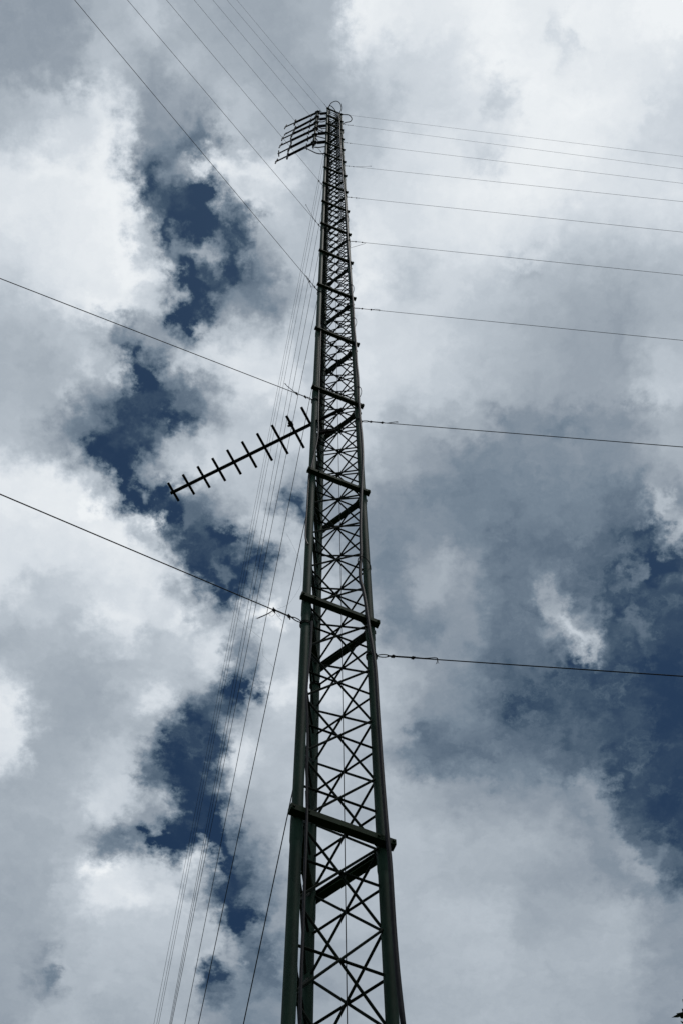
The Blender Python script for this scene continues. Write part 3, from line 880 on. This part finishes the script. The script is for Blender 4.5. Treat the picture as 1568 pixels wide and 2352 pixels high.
for i, (r_, t_) in enumerate(zip(roots, tips)):
    z = z_on_vertical(POLE, c8(*r_)[1])
    bay_z.append(z)
    pz = UP * z
    tipp = on_plane(*c8(*t_), pz, UP)
    base = POLE + UP * z
    bd2 = (tipp - base).normalized()
    an = empty('broadcast_antenna', base, 'dark boom antenna with upright rods at the mast head, %s of six' % rank[i], 'antenna', 'broadcast antennas at the mast head')
    Lb = (tipp - base).length
    kink = base + bd2 * Lb * 0.69
    off = perp * 0.055
    m = MB()
    m.tube([base - bd2 * 0.10 + off * 0, kink], 0.040, 12)
    m.tube([kink, tipp + bd2 * 0.02], 0.022, 10)
    m.build('boom', M_BOOM, an)
    for fr, hl, rr in ((0.035, 0.36 * SPC, 0.024), (0.19, 0.30 * SPC, 0.016), (0.69, 0.33 * SPC, 0.030), (0.985, 0.34 * SPC, 0.020)):
        c = base + bd2 * Lb * fr + UP * random.uniform(-0.05, 0.05) + off * (1.0 if fr < 0.1 else 0)
        lean = V((random.uniform(-0.04, 0.04), random.uniform(-0.04, 0.04), 1)).normalized()
        MB().tube([c - lean * hl, c + lean * hl], rr, 10).build('element', M_ALU, an)
    gm = MB()
    c = base + bd2 * Lb * 0.19
    gm.tube(smooth_path([c + bd2 * Lb * 0.10 - UP * 0.05, c + bd2 * Lb * 0.05 - UP * 0.30, c - bd2 * 0.02 - UP * 0.62]), 0.012, 6)
    gm.build('gamma_rod', M_ALU, an)
    cl = MB()
    cl.bar(base - bd2 * 0.06, base + bd2 * 0.07, 0.13, 0.12, perp, UP)
    for k in range(3):
        a = random.uniform(0, 6.28)
        cl.tube([base + UP * (0.1 * k - 0.3), base + UP * (0.1 * k - 0.4) + V((math.cos(a), math.sin(a), -0.3)) * 0.15], 0.012, 6)
    cl.blob(base - UP * 0.45, 0.05, 6, 8, (1, 1, 2.2), 0.5)
    cl.build('clamp', M_CLIP, an)


def head_cable(pts, z, rad, label, flat=True, zs=None):
    path = []
    for j, (x, y) in enumerate(pts):
        zz = zs[j] if zs else z
        path.append(on_plane(x, y, UP * zz, UP))
    o = MB().tube(smooth_path(path, 6), rad, 8).build('jumper_cable', M_RUBBER)
    return tag(o, label, 'cable', 'jumper cables at the mast head')


def c6(x, y):
    return ((740 + .19133 * x) / 1.22449, (260 + .19133 * y) / 1.22449)


# loops of cable round the head
zt = Z_TOP
head_cable([c6(965, 240), c6(975, 195), c6(1010, 150), c6(1075, 128), c6(1125, 155), c6(1147, 215), c6(1140, 265), c6(1115, 305)], zt + 0.1, 0.014, 'big round loop of black cable rising above the mast head')
head_cable([c6(960, 215), c6(985, 196), c6(1020, 215), c6(1055, 260), c6(1080, 300)], zt + 0.05, 0.015, 'short black cable arching across the very top of the mast')
head_cable([c6(1100, 330), c6(1130, 328), c6(1200, 326), c6(1250, 330), c6(1288, 360), c6(1300, 395), c6(1275, 428), c6(1215, 440), c6(1165, 465), c6(1135, 490)], zt - 1.0, 0.016, 'black cable looping out to the right of the mast head')
head_cable([c6(1110, 370), c6(1132, 390), c6(1140, 425), c6(1128, 460), c6(1112, 440)], zt - 1.6, 0.020, 'small tight cable loop against the right leg near the top')
head_cable([c6(1090, 360), c6(1110, 440), c6(1140, 510), c6(1172, 570), c6(1170, 600), c6(1140, 612), c6(1122, 640)], zt - 2.5, 0.026, 'thick bent cable hooking down the right side of the mast head')
# jumpers from each antenna back to the mast
jump = [((1280, 600), (1330, 645), (1400, 660), (1475, 648), (1540, 620)), ((1290, 790), (1350, 830), (1420, 848), (1480, 850), (1540, 845)), ((1260, 872), (1340, 905), (1430, 945), (1520, 985)),
        ((1235, 1070), (1320, 1095), (1420, 1120), (1510, 1142)), ((1160, 1385), (1230, 1405), (1320, 1408), (1420, 1395), (1520, 1380)),
        ((920, 1405), (1010, 1460), (1120, 1515), (1240, 1570), (1350, 1595), (1450, 1588), (1560, 1560))]
jl = ['from the topmost antenna', 'from the second highest antenna', 'sloping from the third antenna', 'sloping from the fourth antenna', 'from the fifth antenna', 'sagging deepest, below the lowest antenna']
for i, pts in enumerate(jump):
    path = [on_plane(*c8(*p), POLE + V((0, 0.02, 0)) + UP * 0, YF) for p in pts]
    o = MB().tube(smooth_path(path, 5), 0.016, 7).build('jumper_cable', M_RUBBER)
    tag(o, 'black jumper cable to the mast head ' + jl[i], 'cable', 'jumper cables at the mast head')

# ------------------------------------------------------------------ loose threads blown against the guy wires


def thread(pts, depth, rad, label):
    path = [CAM + ray(x, y) * depth * (1 + 0.02 * math.sin(i)) for i, (x, y) in enumerate(pts)]
    o = MB().tube(smooth_path(path, 5), rad, 4).build('loose_thread', M_THREAD)
    return tag(o, label, 'thread', 'loose threads caught on the wires')


def c2b(x, y):
    return ((560 + .2296 * x) / 1.22449, (1500 + .2296 * y) / 1.22449)


def c7b(x, y):
    return ((100 + .38265 * x) / 1.22449, (820 + .38265 * y) / 1.22449)


thread([c2b(960, 925), c2b(1040, 900), c2b(1110, 850), c2b(1170, 770), c2b(1225, 680), c2b(1250, 590), c2b(1245, 420), c2b(1200, 270), c2b(1150, 150), c2b(1070, 0)], 10.5, 0.00055,
       'fine thread curling up from the frayed wire knot beside the mast')
thread([c2b(350, 830), c2b(430, 980), c2b(520, 1090), c2b(640, 1190), c2b(750, 1280), c2b(788, 1350), c2b(780, 1480), c2b(830, 1550), c2b(925, 1650)], 11, 0.00055,
       'fine thread drifting across the wires left of the mast')
knot = [c2b(930, 960), c2b(880, 985), c2b(860, 1000), c2b(900, 1015), c2b(950, 975), c2b(990, 1000), c2b(980, 1020), c2b(950, 990), c2b(965, 1020), c2b(1015, 1070)]
thread(knot, 10.1, 0.0010, 'short tangle of threads hanging from the frayed wire knot')

# ------------------------------------------------------------------ tree at the lower right
rt_ = ray(1569, 2338)
TD = 7.5 / math.hypot(rt_.x, rt_.y)
TIP = CAM + rt_ * TD
tb = V((TIP.x + 2.6, TIP.y + 0.6, 0))
tree = empty('broadleaf_tree', tb, 'dark leafy tree whose outermost leaves show at the lower right corner', 'tree')
tk = MB()
trunk = [tb + V((0, 0, -0.1)), tb + V((0.05, 0.02, 2.2)), tb + V((-0.06, 0.06, 4.6)), tb + V((-0.12, 0.05, 7.2)), tb + V((-0.05, 0.0, 9.4)), tb + V((0.0, 0.05, 11.2))]
tk.tube(smooth_path(trunk, 4), [0.21 - 0.19 * i / 20 for i in range(21)], 12)
tk.build('trunk', M_BARK, tree)
lim, leaves = MB(), MB()


def leaf(p, size):
    a = V((random.gauss(0, 1), random.gauss(0, 1), random.gauss(0, 0.6))).normalized()
    b_ = a.orthogonal().normalized()
    b_ = (Matrix.Rotation(random.uniform(0, 6.28), 3, a) @ b_)
    w = size * random.uniform(0.28, 0.4)
    n0 = len(leaves.v)
    leaves.v += [p, p + a * size * 0.45 + b_ * w, p + a * size, p + a * size * 0.45 - b_ * w]
    leaves.f.append((n0, n0 + 1, n0 + 2, n0 + 3))


def limb(a, b_, r):
    mid = (a + b_) / 2 + V((random.uniform(-.2, .2), random.uniform(-.2, .2), random.uniform(0, .25)))
    pts = smooth_path([a, mid, b_], 4)
    lim.tube(pts, [r * (1 - 0.8 * i / (len(pts) - 1)) for i in range(len(pts))], 6)
    return pts


tips_ = []
for k in range(64):
    z = random.uniform(3.4, 10.9)
    s = V((tb.x, tb.y, z))
    ang = random.uniform(0, 6.28)
    reach = random.uniform(0.9, 2.2) * math.sqrt(max(0.06, 1 - ((z - 7.0) / 4.3) ** 2))
    e = s + V((math.cos(ang) * reach, math.sin(ang) * reach, random.uniform(0.2, 1.1)))
    tips_.append((s, e))
for s, e in tips_:
    pts = limb(s, e, 0.05)
    for p in pts[4:]:
        for j in range(3):
            q = p + V((random.gauss(0, .34), random.gauss(0, .34), random.gauss(0, .26)))
            lim.tube([p, q], [0.012, 0.004], 5)
            for t in range(26):
                leaf(p.lerp(q, random.random()) + V((random.gauss(0, .07), random.gauss(0, .07), random.gauss(0, .07))), random.uniform(0.06, 0.11))
    for t in range(40):
        leaf(pts[-1] + V((random.gauss(0, .07), random.gauss(0, .07), random.gauss(0, .07))), random.uniform(0.06, 0.1))
# the long outer bough that reaches out towards the mast
bough = limb(V((tb.x, tb.y, TIP.z - 1.1)), TIP + V((0.035, 0.0, 0.0)), 0.05)
for p in bough[2:]:
    n_ = 60 if p is not bough[-1] else 130
    for t in range(n_):
        leaf(p + V((random.gauss(0.03, .035), random.gauss(0, .09), random.gauss(-0.045, .05))), random.uniform(0.05, 0.085))
lim.build('limbs', M_BARK, tree)
leaves.build('crown', M_LEAF, tree, smooth=False)
